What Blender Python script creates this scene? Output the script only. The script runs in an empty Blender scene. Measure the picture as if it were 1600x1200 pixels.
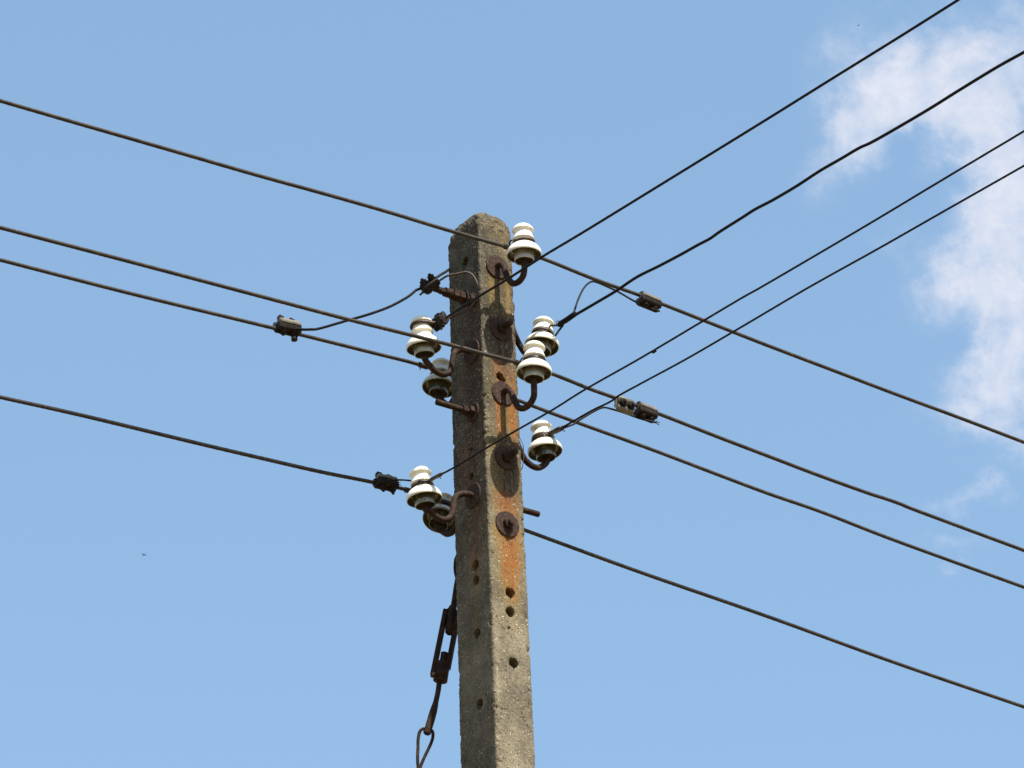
import bpy, bmesh, math, random
from mathutils import Vector, Matrix, noise
random.seed(7)
R = math.radians
scene = bpy.context.scene
C = scene.collection

# ---------------------------------------------------------------- camera
PITCH, ROLL, DIST, FPX = R(28), R(-2.2), 12.5, 7143.0
CAM = Vector((0.0756, -DIST*math.cos(PITCH), 1.6))
CM = Matrix.Rotation(math.pi/2+PITCH, 3, 'X') @ Matrix.Rotation(ROLL, 3, 'Z')
cd = bpy.data.cameras.new('camera'); cam = bpy.data.objects.new('camera', cd); C.objects.link(cam)
cam.matrix_world = Matrix.Translation(CAM) @ CM.to_4x4()
cd.sensor_width = 36; cd.lens = 36*FPX/1600; cd.clip_start = 0.1; cd.clip_end = 20000
scene.camera = cam
scene.render.resolution_x = 1024; scene.render.resolution_y = 768

# ---------------------------------------------------------------- light and sky
SUN_EL, SUN_AZ = R(58), R(37.0)     # azimuth from -Y towards +X
sdir = Vector((math.sin(SUN_AZ)*math.cos(SUN_EL), -math.cos(SUN_AZ)*math.cos(SUN_EL), math.sin(SUN_EL)))
sl = bpy.data.lights.new('sun', 'SUN'); sl.energy = 4.2; sl.angle = R(0.53); sl.color = (1.0, .94, .84)
so = bpy.data.objects.new('sun', sl); C.objects.link(so)
so.rotation_euler = sdir.to_track_quat('Z', 'Y').to_euler()
scene.view_settings.view_transform = 'Standard'; scene.view_settings.look = 'None'
scene.view_settings.gamma = 1; scene.view_settings.exposure = 1.27

w = bpy.data.worlds.new('World'); scene.world = w; w.use_nodes = True
nt = w.node_tree; nt.nodes.clear()
def N(t, typ, **kw):
    n = t.nodes.new(typ)
    for k, v in kw.items():
        if hasattr(n, k): setattr(n, k, v)
    return n
def link(t, a, b): t.links.new(a, b)
out = N(nt, 'ShaderNodeOutputWorld'); bg = N(nt, 'ShaderNodeBackground')
sky = N(nt, 'ShaderNodeTexSky'); sky.sky_type = 'NISHITA'; sky.sun_disc = False
sky.sun_elevation = SUN_EL
sky.sun_rotation = math.pi - SUN_AZ
sky.altitude = 100; sky.air_density = 1.0; sky.dust_density = 1.2; sky.ozone_density = 1.6
SKY_STR = 0.102
bg.inputs[1].default_value = SKY_STR
tc = N(nt, 'ShaderNodeTexCoord')
# cloud field: gnomonic coordinates about a fixed compass bearing (due +Y, 28 deg up)
Rt = CM @ Vector((1, 0, 0)); Up = CM @ Vector((0, 1, 0)); Fw = CM @ Vector((0, 0, -1))
def vdot(v):
    n = N(nt, 'ShaderNodeVectorMath', operation='DOT_PRODUCT'); link(nt, tc.outputs['Generated'], n.inputs[0]); n.inputs[1].default_value = v; return n.outputs['Value']
def mth(op, a, b=None, c=None, clamp=False, t=nt):
    n = N(t, 'ShaderNodeMath', operation=op); n.use_clamp = clamp
    for i, x in enumerate((a, b, c)):
        if x is None: continue
        if isinstance(x, (int, float)): n.inputs[i].default_value = x
        else: link(t, x, n.inputs[i])
    return n.outputs[0]
dx, dy, dz = vdot(Rt), vdot(Up), vdot(Fw)
dzc = mth('MAXIMUM', dz, 0.05)
cu = mth('MULTIPLY', mth('DIVIDE', dx, dzc), FPX/1000)      # 1 unit = 8 degrees
cv = mth('MULTIPLY', mth('DIVIDE', dy, dzc), FPX/1000)
comb = N(nt, 'ShaderNodeCombineXYZ'); link(nt, cu, comb.inputs[0]); link(nt, cv, comb.inputs[1])
def fbm(scale, detail, rough, off=(0, 0, 0), dist=0.0):
    ad = N(nt, 'ShaderNodeVectorMath', operation='ADD'); link(nt, comb.outputs[0], ad.inputs[0]); ad.inputs[1].default_value = off
    n = N(nt, 'ShaderNodeTexNoise'); link(nt, ad.outputs[0], n.inputs['Vector'])
    n.inputs['Scale'].default_value = scale; n.inputs['Detail'].default_value = detail
    n.inputs['Roughness'].default_value = rough; n.inputs['Distortion'].default_value = dist
    return n.outputs['Fac']
# warp for the blobs
wx = mth('MULTIPLY', mth('SUBTRACT', fbm(9, 8, .60, (3, 1, 0)), .5), .20)
wy = mth('MULTIPLY', mth('SUBTRACT', fbm(9, 8, .60, (9, 5, 0)), .5), .20)
cw = N(nt, 'ShaderNodeCombineXYZ')
link(nt, mth('ADD', cu, wx), cw.inputs[0]); link(nt, mth('ADD', cv, wy), cw.inputs[1])
BL = [(1338,205,42,60,.85),(1365,170,50,45,.60),(1405,130,62,52,.80),(1465,90,62,52,.75),(1545,100,70,55,.65),(1460,165,60,34,.70),(1540,190,62,36,.75),(1310,255,38,26,.50),(1590,150,40,60,.6),
      (1600,250,55,50,.90),(1555,318,52,36,.90),(1475,325,45,26,.42),(1595,390,66,66,1.45),(1515,425,42,36,.95),(1600,500,60,62,1.2),(1548,560,42,46,.80),(1560,625,52,44,.80),(1610,650,50,50,.6),(1600,690,30,16,.35),
      (1498,780,45,15,.85),(1540,755,18,12,.6),(1490,856,42,13,.6),(1375,365,45,20,.34),(1470,480,30,30,.30),(1435,245,45,20,-.40),(1395,305,50,36,-.3),(1550,255,60,40,.45),(1500,215,50,30,.25),(1552,520,22,14,-.55),(1610,40,60,50,.35),(1340,100,60,40,.03),(1440,440,50,40,.12)]
acc = None
for (px, py, rx, ry, a) in BL:
    s = N(nt, 'ShaderNodeVectorMath', operation='SUBTRACT'); link(nt, cw.outputs[0], s.inputs[0]); s.inputs[1].default_value = ((px-800)/1000, (600-py)/1000, 0); rx *= 1.30; ry *= 1.30; a *= 1.0
    d = N(nt, 'ShaderNodeVectorMath', operation='DIVIDE'); link(nt, s.outputs[0], d.inputs[0]); d.inputs[1].default_value = (rx/1000, ry/1000, 1)
    l = N(nt, 'ShaderNodeVectorMath', operation='DOT_PRODUCT'); link(nt, d.outputs[0], l.inputs[0]); link(nt, d.outputs[0], l.inputs[1])
    g = mth('MULTIPLY', mth('EXPONENT', mth('MULTIPLY', l.outputs['Value'], -.75)), a)
    acc = g if acc is None else mth('ADD', acc, g)
tex = mth('MULTIPLY', mth('SUBTRACT', fbm(9, 8, .6, (0, 0, 2), .6), .5), 3.0)
tex2 = mth('MULTIPLY', mth('SUBTRACT', fbm(30, 6, .6, (0, 0, 5), .2), .5), .9)
dens = mth('ADD', mth('ADD', acc, mth('MULTIPLY', tex, mth('MINIMUM', mth('MULTIPLY', acc, 1.6), 1.0))), mth('MULTIPLY', tex2, mth('MINIMUM', acc, 1.0)))
mr = N(nt, 'ShaderNodeMapRange'); mr.interpolation_type = 'SMOOTHSTEP'; link(nt, dens, mr.inputs[0])
mr.inputs[1].default_value = .0; mr.inputs[2].default_value = 2.4; mr.inputs[3].default_value = 0; mr.inputs[4].default_value = .97
tint = N(nt, 'ShaderNodeMix'); tint.data_type = 'RGBA'; tint.blend_type = 'MULTIPLY'; tint.inputs[0].default_value = 1
link(nt, sky.outputs[0], tint.inputs[6]); tint.inputs[7].default_value = (1.0, 1.0, .91, 1)
haz = N(nt, 'ShaderNodeMix'); haz.data_type = 'RGBA'; haz.inputs[0].default_value = .47; link(nt, tint.outputs[2], haz.inputs[6]); haz.inputs[7].default_value = (1.21, 2.12, 3.30, 1)
cm = N(nt, 'ShaderNodeMix'); cm.data_type = 'RGBA'; link(nt, mth('MULTIPLY', mr.outputs[0], mth('ADD', mth('MULTIPLY', fbm(16, 9, .65, (4, 7, 3), .3), 1.05), .30), clamp=True), cm.inputs[0]); link(nt, haz.outputs[2], cm.inputs[6])
CL = .82/(SKY_STR*2**scene.view_settings.exposure)
cm.inputs[7].default_value = (CL*1.02, CL*1.04, CL*1.15, 1)
link(nt, cm.outputs[2], bg.inputs[0]); link(nt, bg.outputs[0], out.inputs[0])

# ---------------------------------------------------------------- measuring helpers
def ray(px, py): return CM @ Vector(((px-800)/FPX, (600-py)/FPX, -1.0))
def at(px, py, y):                       # point seen at px,py on the vertical plane y
    d = ray(px, py); return CAM + d*((y-CAM.y)/d.y)
def on_plane(px, py, a, th):             # point seen at px,py in the vertical plane through a with heading th
    n = Vector((-math.sin(th), math.cos(th), 0)); d = ray(px, py); return CAM + d*(n.dot(Vector(a)-CAM)/n.dot(d))
TH_W, TH_T = R(37), R(-52)
NR = Vector((math.sin(R(36)), -math.cos(R(36)), 0))    # outward normal of the sunlit face
NL = Vector((-math.cos(R(36)), -math.sin(R(36)), 0))   # outward normal of the shaded face
Z = Vector((0, 0, 1))
def hA(z): return .0768 + .0057*(7.87-z)               # half depth along NR
def hB(z): return hA(z)*.727                            # half depth along NL
def face_pt(px, py, face):
    n, h = (NR, hA) if face == 'r' else (NL, hB)
    d = ray(px, py); z = 7.3
    for _ in range(12):
        p = CAM + d*((h(z)-n.dot(CAM))/n.dot(d)); z = p.z
    return p

# ---------------------------------------------------------------- mesh helpers
class MB:
    def __init__(s): s.v = []; s.f = []
    def add(s, vs, fs):
        o = len(s.v); s.v += [Vector(v) for v in vs]; s.f += [tuple(i+o for i in f) for f in fs]
    def xf(s, m): s.v = [m @ v for v in s.v]; return s
    def build(s, name, mat, parent=None, sharp=38):
        me = bpy.data.meshes.new(name); me.from_pydata([tuple(v) for v in s.v], [], s.f); me.validate()
        bm = bmesh.new(); bm.from_mesh(me)
        bmesh.ops.recalc_face_normals(bm, faces=bm.faces)
        for f in bm.faces: f.smooth = True
        for e in bm.edges:
            if len(e.link_faces) == 2 and e.calc_face_angle(0) > R(sharp): e.smooth = False
        bm.to_mesh(me); bm.free()
        me.materials.append(mat)
        o = bpy.data.objects.new(name, me); C.objects.link(o)
        if parent is not None: o.parent = parent; o.matrix_parent_inverse = parent.matrix_world.inverted()
        return o
def catmull(P, n=8):
    P = [Vector(p) for p in P]; Q = [2*P[0]-P[1]] + P + [2*P[-1]-P[-2]]; o = []
    for i in range(1, len(Q)-2):
        a, b, c, d = Q[i-1:i+3]
        for k in range(n):
            t = k/n; o.append(.5*((2*b)+(c-a)*t+(2*a-5*b+4*c-d)*t*t+(3*b-a-3*c+d)*t**3))
    o.append(P[-1]); return o
def frames(P):
    T = []
    for i in range(len(P)):
        a = P[max(i-1, 0)]; b = P[min(i+1, len(P)-1)]; T.append((b-a).normalized())
    u = T[0].orthogonal().normalized()
    if abs(T[0].dot(Z)) < .95: u = (Z - T[0]*Z.dot(T[0])).normalized()
    F = []
    for t in T:
        u = (u - t*u.dot(t)).normalized(); F.append((u, t.cross(u)))
    return F
def tube(mb, P, r, seg=12, strand=0, pitch=.1, caps=True, rough=0.0):
    P = [Vector(p) for p in P]; F = frames(P); vs = []; fs = []; s = 0; n = len(P)
    for i, (p, (u, v)) in enumerate(zip(P, F)):
        if i: s += (P[i]-P[i-1]).length
        rr = r[i] if isinstance(r, (list, tuple)) else r
        for k in range(seg):
            a = 2*math.pi*k/seg; q = rr
            if strand: q = rr*(.84+.16*abs(math.cos(strand*.5*(a - 2*math.pi*s/pitch))))
            if rough: q *= 1+rough*noise.noise(Vector((p.x*90+k*1.7, p.y*90, p.z*90)))
            vs.append(p + u*(math.cos(a)*q) + v*(math.sin(a)*q))
    for i in range(n-1):
        for k in range(seg):
            a = i*seg+k; b = i*seg+(k+1) % seg; fs.append((a, b, b+seg, a+seg))
    if caps: fs += [tuple(range(seg))[::-1], tuple((n-1)*seg+k for k in range(seg))]
    mb.add(vs, fs)
def cyl(mb, a, b, r, seg=16, bev=0.0, r2=None):
    a, b = Vector(a), Vector(b); r2 = r if r2 is None else r2; d = (b-a); L = d.length; d.normalize()
    if bev: P = [a, a+d*bev, b-d*bev, b]; rr = [r-bev, r, r2, r2-bev]
    else: P = [a, b]; rr = [r, r2]
    tube(mb, P, rr, seg)
def hexn(mb, a, b, r, rot=0.0):
    a, b = Vector(a), Vector(b); d = (b-a).normalized(); u = (Z-d*Z.dot(d)) if abs(d.z) < .9 else Vector((1, 0, 0))-d*d.x
    u.normalize(); v = d.cross(u); L = (b-a).length; bv = min(.0015, L*.2); vs = []; fs = []
    for (t, rr) in ((0, r-bv), (bv, r), (L-bv, r), (L, r-bv)):
        for k in range(6):
            q = math.pi*k/3+rot; vs.append(a+d*t+(u*math.cos(q)+v*math.sin(q))*rr)
    for i in range(3):
        for k in range(6): x = i*6+k; y = i*6+(k+1) % 6; fs.append((x, y, y+6, x+6))
    fs += [tuple(range(6))[::-1], tuple(18+k for k in range(6))]
    mb.add(vs, fs)
def extr(mb, sec, L, axis_pts):     # prism: section points (y,z) extruded along local x from -L/2..L/2 with bevel
    n = len(sec); cy = sum(p[0] for p in sec)/n; cz = sum(p[1] for p in sec)/n; vs = []; fs = []
    for (x, k) in axis_pts:
        for (y, z) in sec: vs.append((x*L, cy+(y-cy)*k, cz+(z-cz)*k))
    m = len(axis_pts)
    for i in range(m-1):
        for k in range(n): a = i*n+k; b = i*n+(k+1) % n; fs.append((a, b, b+n, a+n))
    fs += [tuple(range(n))[::-1], tuple((m-1)*n+k for k in range(n))]
    mb.add(vs, fs)
def lathe(mb, prof, seg=48):
    vs = []; fs = []; n = len(prof)
    for (r, z) in prof:
        for k in range(seg): a = 2*math.pi*k/seg; vs.append((r*math.cos(a), r*math.sin(a), z))
    for i in range(n-1):
        for k in range(seg): a = i*seg+k; b = i*seg+(k+1) % seg; fs.append((a, b, b+seg, a+seg))
    if prof[0][0] > 1e-6: fs.append(tuple(range(seg)))
    if prof[-1][0] > 1e-6: fs.append(tuple((n-1)*seg+k for k in range(seg)))
    mb.add(vs, fs)
def basis(o, x, z):                 # matrix with local x along x, local z near z
    x = Vector(x).normalized(); z = Vector(z); z = (z-x*z.dot(x)).normalized(); y = z.cross(x)
    m = Matrix((x, y, z)).transposed().to_4x4(); return Matrix.Translation(o) @ m
def thing(name, label, cat, loc, group=None):
    o = bpy.data.objects.new(name, None); C.objects.link(o); o.location = loc; o.empty_display_size = .05
    o['label'] = label; o['category'] = cat
    if group: o['group'] = group
    bpy.context.view_layer.update()
    return o
def tag(o, label, cat, group=None):
    o['label'] = label; o['category'] = cat
    if group: o['group'] = group
    return o

# ---------------------------------------------------------------- materials
def mat(name):
    m = bpy.data.materials.new(name); m.use_nodes = True; t = m.node_tree
    return m, t, t.nodes['Principled BSDF']
def ramp(t, fac, stops):
    r = N(t, 'ShaderNodeValToRGB'); link(t, fac, r.inputs[0]); el = r.color_ramp.elements
    while len(el) < len(stops): el.new(.5)
    for e, (p, c) in zip(el, stops): e.position = p; e.color = (*c, 1) if len(c) == 3 else c
    return r.outputs[0]
def tnoise(t, scale, detail=4, rough=.6, vec=None):
    n = N(t, 'ShaderNodeTexNoise'); n.inputs['Scale'].default_value = scale; n.inputs['Detail'].default_value = detail; n.inputs['Roughness'].default_value = rough
    if vec is not None: link(t, vec, n.inputs['Vector'])
    return n.outputs['Fac']
def tvor(t, scale, vec, out='Distance', rnd=1.0):
    n = N(t, 'ShaderNodeTexVoronoi'); n.inputs['Scale'].default_value = scale; n.inputs['Randomness'].default_value = rnd; link(t, vec, n.inputs['Vector']); return n.outputs[out]
def mixc(t, fac, a, b, mode='MIX'):
    n = N(t, 'ShaderNodeMix'); n.data_type = 'RGBA'; n.blend_type = mode
    for i, x in ((0, fac), (6, a), (7, b)):
        if isinstance(x, (int, float)): n.inputs[i].default_value = x
        elif isinstance(x, tuple): n.inputs[i].default_value = (*x, 1)
        else: link(t, x, n.inputs[i])
    return n.outputs[2]
def rangev(t, v, a, b, c=0., d=1., smooth=True):
    n = N(t, 'ShaderNodeMapRange'); n.interpolation_type = 'SMOOTHSTEP' if smooth else 'LINEAR'; link(t, v, n.inputs[0])
    for i, x in enumerate((a, b, c, d)): n.inputs[i+1].default_value = x
    return n.outputs[0]
def bump(t, b, h, strength, dist):
    n = N(t, 'ShaderNodeBump'); n.inputs['Strength'].default_value = strength; n.inputs['Distance'].default_value = dist; link(t, h, n.inputs['Height']); link(t, n.outputs[0], b.inputs['Normal'])
def geo(t): return N(t, 'ShaderNodeNewGeometry').outputs['Position']

def noisy(name, c1, c2, scale, rough=.65, metal=0., bs=.4, bd=.001, spec=.5, c3=None):
    m, t, b = mat(name); g = geo(t)
    stops = [(.3, c1), (.68, c2)] if c3 is None else [(.3, c1), (.52, c2), (.72, c3)]
    link(t, ramp(t, tnoise(t, scale, 6, .7, g), stops), b.inputs['Base Color'])
    b.inputs['Roughness'].default_value = rough; b.inputs['Metallic'].default_value = metal
    b.inputs['Specular IOR Level'].default_value = spec
    bump(t, b, tnoise(t, scale*4, 4, .7, g), bs, bd)
    return m
M_iron = noisy('rusted_iron', (.010, .0052, .0036), (.026, .0135, .0080), 70, .75, 0, .8, .0014, .18, (.075, .036, .020))
M_wash = noisy('rusted_washer', (.018, .011, .009), (.048, .030, .024), 170, .85, 0, 1., .0018, .12, (.14, .090, .068))
M_bare = noisy('weathered_conductor', (.013, .0105, .0085), (.030, .0235, .018), 40, .6, .0, .3, .0006, .3, (.060, .048, .036))
M_black = noisy('black_line', (.006, .006, .0075), (.013, .0115, .011), 30, .7, 0, .3, .0005, .15)
M_brown = noisy('copper_binding', (.016, .0085, .006), (.055, .029, .018), 90, .55, .2, .4, .0006, .5)
M_clamp = noisy('oxidised_shaded_clamp', (.005, .0035, .003), (.013, .0088, .0065), 70, .65, .1, .6, .001, .2, (.034, .022, .015))  # dark oxide, also paints the shaded undersides of the clamps
M_alu = noisy('sunlit_aluminium', (.085, .070, .050), (.19, .16, .12), 80, .5, .25, .4, .0008, .5)  # clamp top plates: the sunlit strip is put into the colour
M_galv = noisy('dull_zinc', (.075, .070, .050), (.17, .158, .115), 80, .5, .3, .4, .0008, .5)

m, t, b = mat('glazed_porcelain'); M_porc = m; g = geo(t)
gn = N(t, 'ShaderNodeAttribute'); gn.attribute_name = 'grime_shade'
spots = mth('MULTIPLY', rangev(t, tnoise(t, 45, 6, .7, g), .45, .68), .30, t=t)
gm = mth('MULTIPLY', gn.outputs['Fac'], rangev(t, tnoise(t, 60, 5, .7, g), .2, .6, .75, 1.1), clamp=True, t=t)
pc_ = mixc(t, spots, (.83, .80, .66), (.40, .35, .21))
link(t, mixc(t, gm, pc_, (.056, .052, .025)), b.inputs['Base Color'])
b.inputs['Roughness'].default_value = .16; b.inputs['Coat Weight'].default_value = .4; b.inputs['Coat Roughness'].default_value = .06
b.inputs['Subsurface Weight'].default_value = .0
M_seal = noisy('packing', (.012, .010, .008), (.03, .022, .016), 80, .9, 0, .4, .001, .2)

m, t, b = mat('old_concrete'); M_conc = m; g = geo(t)
def attr(n_): a = N(t, 'ShaderNodeAttribute'); a.attribute_name = n_; return a.outputs['Fac']
base = ramp(t, tnoise(t, 22, 7, .7, g), [(.28, (.128, .108, .070)), (.5, (.182, .155, .104)), (.72, (.225, .196, .138))])
fine = ramp(t, tnoise(t, 260, 5, .75, g), [(.33, (.45, .45, .45)), (.67, (1.45, 1.45, 1.42))])
base = mixc(t, 1., base, fine, 'MULTIPLY')
wth = attr('weather')
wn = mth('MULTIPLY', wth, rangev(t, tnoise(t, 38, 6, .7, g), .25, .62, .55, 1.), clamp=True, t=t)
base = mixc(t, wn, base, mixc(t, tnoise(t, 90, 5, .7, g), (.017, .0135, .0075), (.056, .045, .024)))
mp = N(t, 'ShaderNodeMapping'); mp.inputs['Scale'].default_value = (1, 1, .09); link(t, g, mp.inputs['Vector'])
runs = mth('MULTIPLY', rangev(t, tnoise(t, 95, 5, .65, mp.outputs[0]), .56, .72), mth('ADD', wth, .15, t=t), clamp=True, t=t)
base = mixc(t, mth('MULTIPLY', runs, .75, t=t), base, (.030, .023, .014))
lich = mth('MULTIPLY', rangev(t, tnoise(t, 55, 7, .75, g), .62, .70), wth, t=t)
base = mixc(t, mth('MULTIPLY', lich, .5, t=t), base, (.19, .17, .085))
# ochre then orange rust, then the black-brown runs and painted shadows
rn = mth('MULTIPLY', rangev(t, tnoise(t, 75, 6, .75, g), .3, .6, .6, 1.15), rangev(t, tnoise(t, 130, 5, .7, mp.outputs[0]), .36, .58, .45, 1.15), t=t)
big = rangev(t, tnoise(t, 7, 5, .6, g), .40, .62, 1.20, .78)
bc = N(t, 'ShaderNodeCombineXYZ'); [link(t, big, bc.inputs[i]) for i in range(3)]
base = mixc(t, 1., base, bc.outputs[0], 'MULTIPLY')
wv2 = N(t, 'ShaderNodeVectorMath', operation='MULTIPLY_ADD'); nc4 = N(t, 'ShaderNodeTexNoise'); nc4.inputs['Scale'].default_value = 22; nc4.inputs['Detail'].default_value = 5; link(t, g, nc4.inputs['Vector'])
link(t, nc4.outputs['Color'], wv2.inputs[0]); wv2.inputs[1].default_value = (.05, .05, .05); link(t, g, wv2.inputs[2])
vc = N(t, 'ShaderNodeTexVoronoi'); vc.feature = 'DISTANCE_TO_EDGE'; vc.inputs['Scale'].default_value = 5.5; link(t, wv2.outputs[0], vc.inputs['Vector'])
crk = mth('MULTIPLY', rangev(t, vc.outputs['Distance'], .010, .003), rangev(t, tnoise(t, 9, 3, .6, g), .50, .60), t=t)
base = mixc(t, mth('MULTIPLY', crk, .7, t=t), base, (.03, .024, .016))
och = mth('MULTIPLY', attr('ochre'), rn, clamp=True, t=t)
base = mixc(t, och, base, (.20, .125, .022))
rst = mth('MULTIPLY', attr('rust'), rn, clamp=True, t=t)
base = mixc(t, rst, base, mixc(t, tnoise(t, 150, 5, .7, g), (.12, .034, .004), (.30, .098, .009)))
drk = mth('MULTIPLY', attr('dark'), rn, clamp=True, t=t)
base = mixc(t, drk, base, (.030, .017, .011))
# aggregate: pale grit, glassy chips and black pits
nc3 = N(t, 'ShaderNodeTexNoise'); nc3.inputs['Scale'].default_value = 130; nc3.inputs['Detail'].default_value = 2; link(t, g, nc3.inputs['Vector'])
wv_ = N(t, 'ShaderNodeVectorMath', operation='MULTIPLY_ADD'); link(t, nc3.outputs['Color'], wv_.inputs[0]); wv_.inputs[1].default_value = (.009, .009, .009); link(t, g, wv_.inputs[2]); gw = wv_.outputs[0]
cv1 = tvor(t, 145, gw); cc = tvor(t, 145, gw, 'Color'); sc = N(t, 'ShaderNodeSeparateColor'); link(t, cc, sc.inputs[0])
pale = mth('MULTIPLY', rangev(t, cv1, .37, .22), rangev(t, sc.outputs[0], .74, .80), t=t)
base = mixc(t, mth('MULTIPLY', mth('MULTIPLY', pale, mth('MULTIPLY', rangev(t, tnoise(t, 25, 3, .6, g), .3, .6, .35, 1.), mth('SUBTRACT', 1., mth('MULTIPLY', wth, .35, t=t), t=t), t=t), t=t), .8, t=t), base, (.56, .48, .35))
cv3 = tvor(t, 330, gw); cc3 = tvor(t, 330, gw, 'Color'); sc3 = N(t, 'ShaderNodeSeparateColor'); link(t, cc3, sc3.inputs[0])
pale3 = mth('MULTIPLY', rangev(t, cv3, .40, .25), rangev(t, sc3.outputs[1], .74, .80), t=t)
base = mixc(t, mth('MULTIPLY', pale3, .7, t=t), base, (.50, .42, .30))
pit = mth('MULTIPLY', rangev(t, cv1, .34, .21), rangev(t, sc.outputs[1], .83, .87), t=t)
base = mixc(t, mth('MULTIPLY', pit, .85, t=t), base, (.035, .026, .02))
pit3 = mth('MULTIPLY', rangev(t, cv3, .35, .25), rangev(t, sc3.outputs[0], .76, .82), t=t)
base = mixc(t, mth('MULTIPLY', pit3, .6, t=t), base, (.05, .04, .03))
link(t, base, b.inputs['Base Color']); b.inputs['Roughness'].default_value = .85; b.inputs['Specular IOR Level'].default_value = .3
h = mth('ADD', mth('MULTIPLY', tnoise(t, 300, 4, .7, g), .5, t=t), mth('SUBTRACT', mth('MULTIPLY', pale, .8, t=t), mth('ADD', mth('MULTIPLY', pit, 1.5, t=t), mth('MULTIPLY', pit3, .7, t=t), t=t), t=t), t=t)
h = mth('ADD', h, mth('MULTIPLY', pale3, .5, t=t), t=t)
bump(t, b, h, .9, .0022)

M_ground = noisy('grass_ground', (.085, .062, .026), (.17, .12, .055), .6, .95, 0, .5, .05, .2, (.24, .17, .09))
M_bird = noisy('dark_feather', (.012, .012, .014), (.03, .028, .028), 8, .8)

# ---------------------------------------------------------------- ground
mb = MB(); n = 60; S = 3000.
vs = []; fs = []
for i in range(n+1):
    for j in range(n+1):
        x = (i/n*2-1); y = (j/n*2-1); x = math.copysign(abs(x)**3, x)*S; y = math.copysign(abs(y)**3, y)*S
        vs.append((x, y, -.02+.25*noise.noise(Vector((x*.02, y*.02, 0)))*min(1, (abs(x)+abs(y))/20)))
for i in range(n):
    for j in range(n): a = i*(n+1)+j; fs.append((a, a+n+1, a+n+2, a+1))
mb.add(vs, fs); g_ = mb.build('ground', M_ground); g_['kind'] = 'structure'

# ---------------------------------------------------------------- concrete pole
TOP = 7.933
HOLES = []
for (px, py, f, r, dep) in [(727, 408, 'l', .013, .07), (736, 745, 'l', .009, .05), (742.5, 883, 'l', .0135, .09), (743.5, 907, 'l', .0125, .09),
                     (745, 990, 'l', .0135, .09), (749, 1100, 'l', .0135, .09), (735, 703, 'l', .008, .02), (755, 837, 'l', .004, .006),
                     (797.5, 926, 'r', .0135, .09), (797.5, 956, 'r', .0135, .09), (803, 1035.5, 'r', .0140, .09), (795.5, 981, 'r', .004, .008),
                     (781, 588, 'r', .011, .07), (786, 594, 'r', .008, .07)]:
    HOLES.append((face_pt(px, py, f), f, r, dep))
def ucoord(p, f): return p.dot(NL) if f == 'r' else p.dot(NR)
# stains, with insulator and hook shadows also painted as 'dark': (face, px, py_top, py_bottom, half width m, attribute, strength)
ST = [('r', 768, 425, 500, .012, 'ochre', .8), ('r', 792, 430, 500, .010, 'ochre', .6), ('r', 781, 560, 605, .022, 'rust', 1.1), ('r', 798, 575, 640, .010, 'rust', .8),
      ('r', 788, 500, 585, .040, 'dark', 1.3), ('r', 779, 610, 700, .013, 'rust', 1.1), ('r', 800, 615, 700, .013, 'rust', 1.4), ('r', 790, 600, 720, .035, 'ochre', .6),  # wide dark entry: stain deepened with the top insulator's cast shadow
      ('r', 793, 690, 778, .038, 'dark', 1.7), ('r', 786, 425, 480, .012, 'dark', .5), ('r', 789, 628, 700, .009, 'dark', .7), ('r', 792, 772, 822, .032, 'rust', 1.5), ('r', 790, 700, 840, .045, 'ochre', .8), ('r', 790, 560, 700, .05, 'ochre', .5), ('r', 795, 830, 930, .045, 'ochre', .6),  # dark entries paint insulator and hook shadows over the staining
      ('r', 796, 832, 925, .027, 'rust', 1.9), ('r', 797, 832, 965, .030, 'ochre', .9), ('r', 796, 830, 856, .014, 'dark', .45),
      ('r', 790, 980, 1040, .004, 'ochre', .4), ('r', 770, 680, 1000, .012, 'ochre', .25), ('r', 785, 350, 560, .04, 'ochre', .30),
      ('l', 735, 470, 560, .030, 'dark', .9), ('l', 734, 560, 655, .030, 'dark', .8), ('l', 737, 650, 760, .022, 'dark', .75), ('l', 742, 790, 905, .030, 'dark', .55),
      ('l', 738, 690, 800, .040, 'rust', .35), ('l', 722, 700, 790, .020, 'rust', .3), ('l', 740, 850, 930, .016, 'rust', .35), ('l', 735, 480, 680, .05, 'rust', .22), ('l', 742, 800, 900, .035, 'rust', .25), ('l', 741, 880, 1010, .014, 'ochre', .35), ('l', 728, 410, 470, .03, 'dark', .35), ('l', 740, 590, 640, .03, 'dark', .5), ('l', 736, 655, 745, .03, 'dark', .45)]
STN = []
for (f, px, y0, y1, hw, at_, s) in ST:
    a = face_pt(px, y0, f); c = face_pt(px+(y1-y0)*.033, y1, f)
    STN.append((f, ucoord((a+c)/2, f), a.z, c.z, hw, at_, s))
NW_R, NW_L, NW_B, NW_C = 40, 56, 6, 5
def ring_cols():
    cols = []      # (face, t) with t in -1..1 ; chamfers 'c'
    cols += [('r', -1+2*i/NW_R) for i in range(NW_R+1)]
    cols += [('c0', (i+1)/(NW_C+1)) for i in range(NW_C)]
    cols += [('bl_', -1+2*i/8) for i in range(9)]          # face NL negative side (back right)
    cols += [('c1', (i+1)/(NW_C+1)) for i in range(NW_C)]
    cols += [('b', -1+2*i/NW_B) for i in range(NW_B+1)]
    cols += [('c2', (i+1)/(NW_C+1)) for i in range(NW_C)]
    cols += [('l', -1+2*i/NW_L) for i in range(NW_L+1)]
    cols += [('c3', (i+1)/(NW_C+1)) for i in range(NW_C)]
    return cols
COLS = ring_cols()
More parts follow.
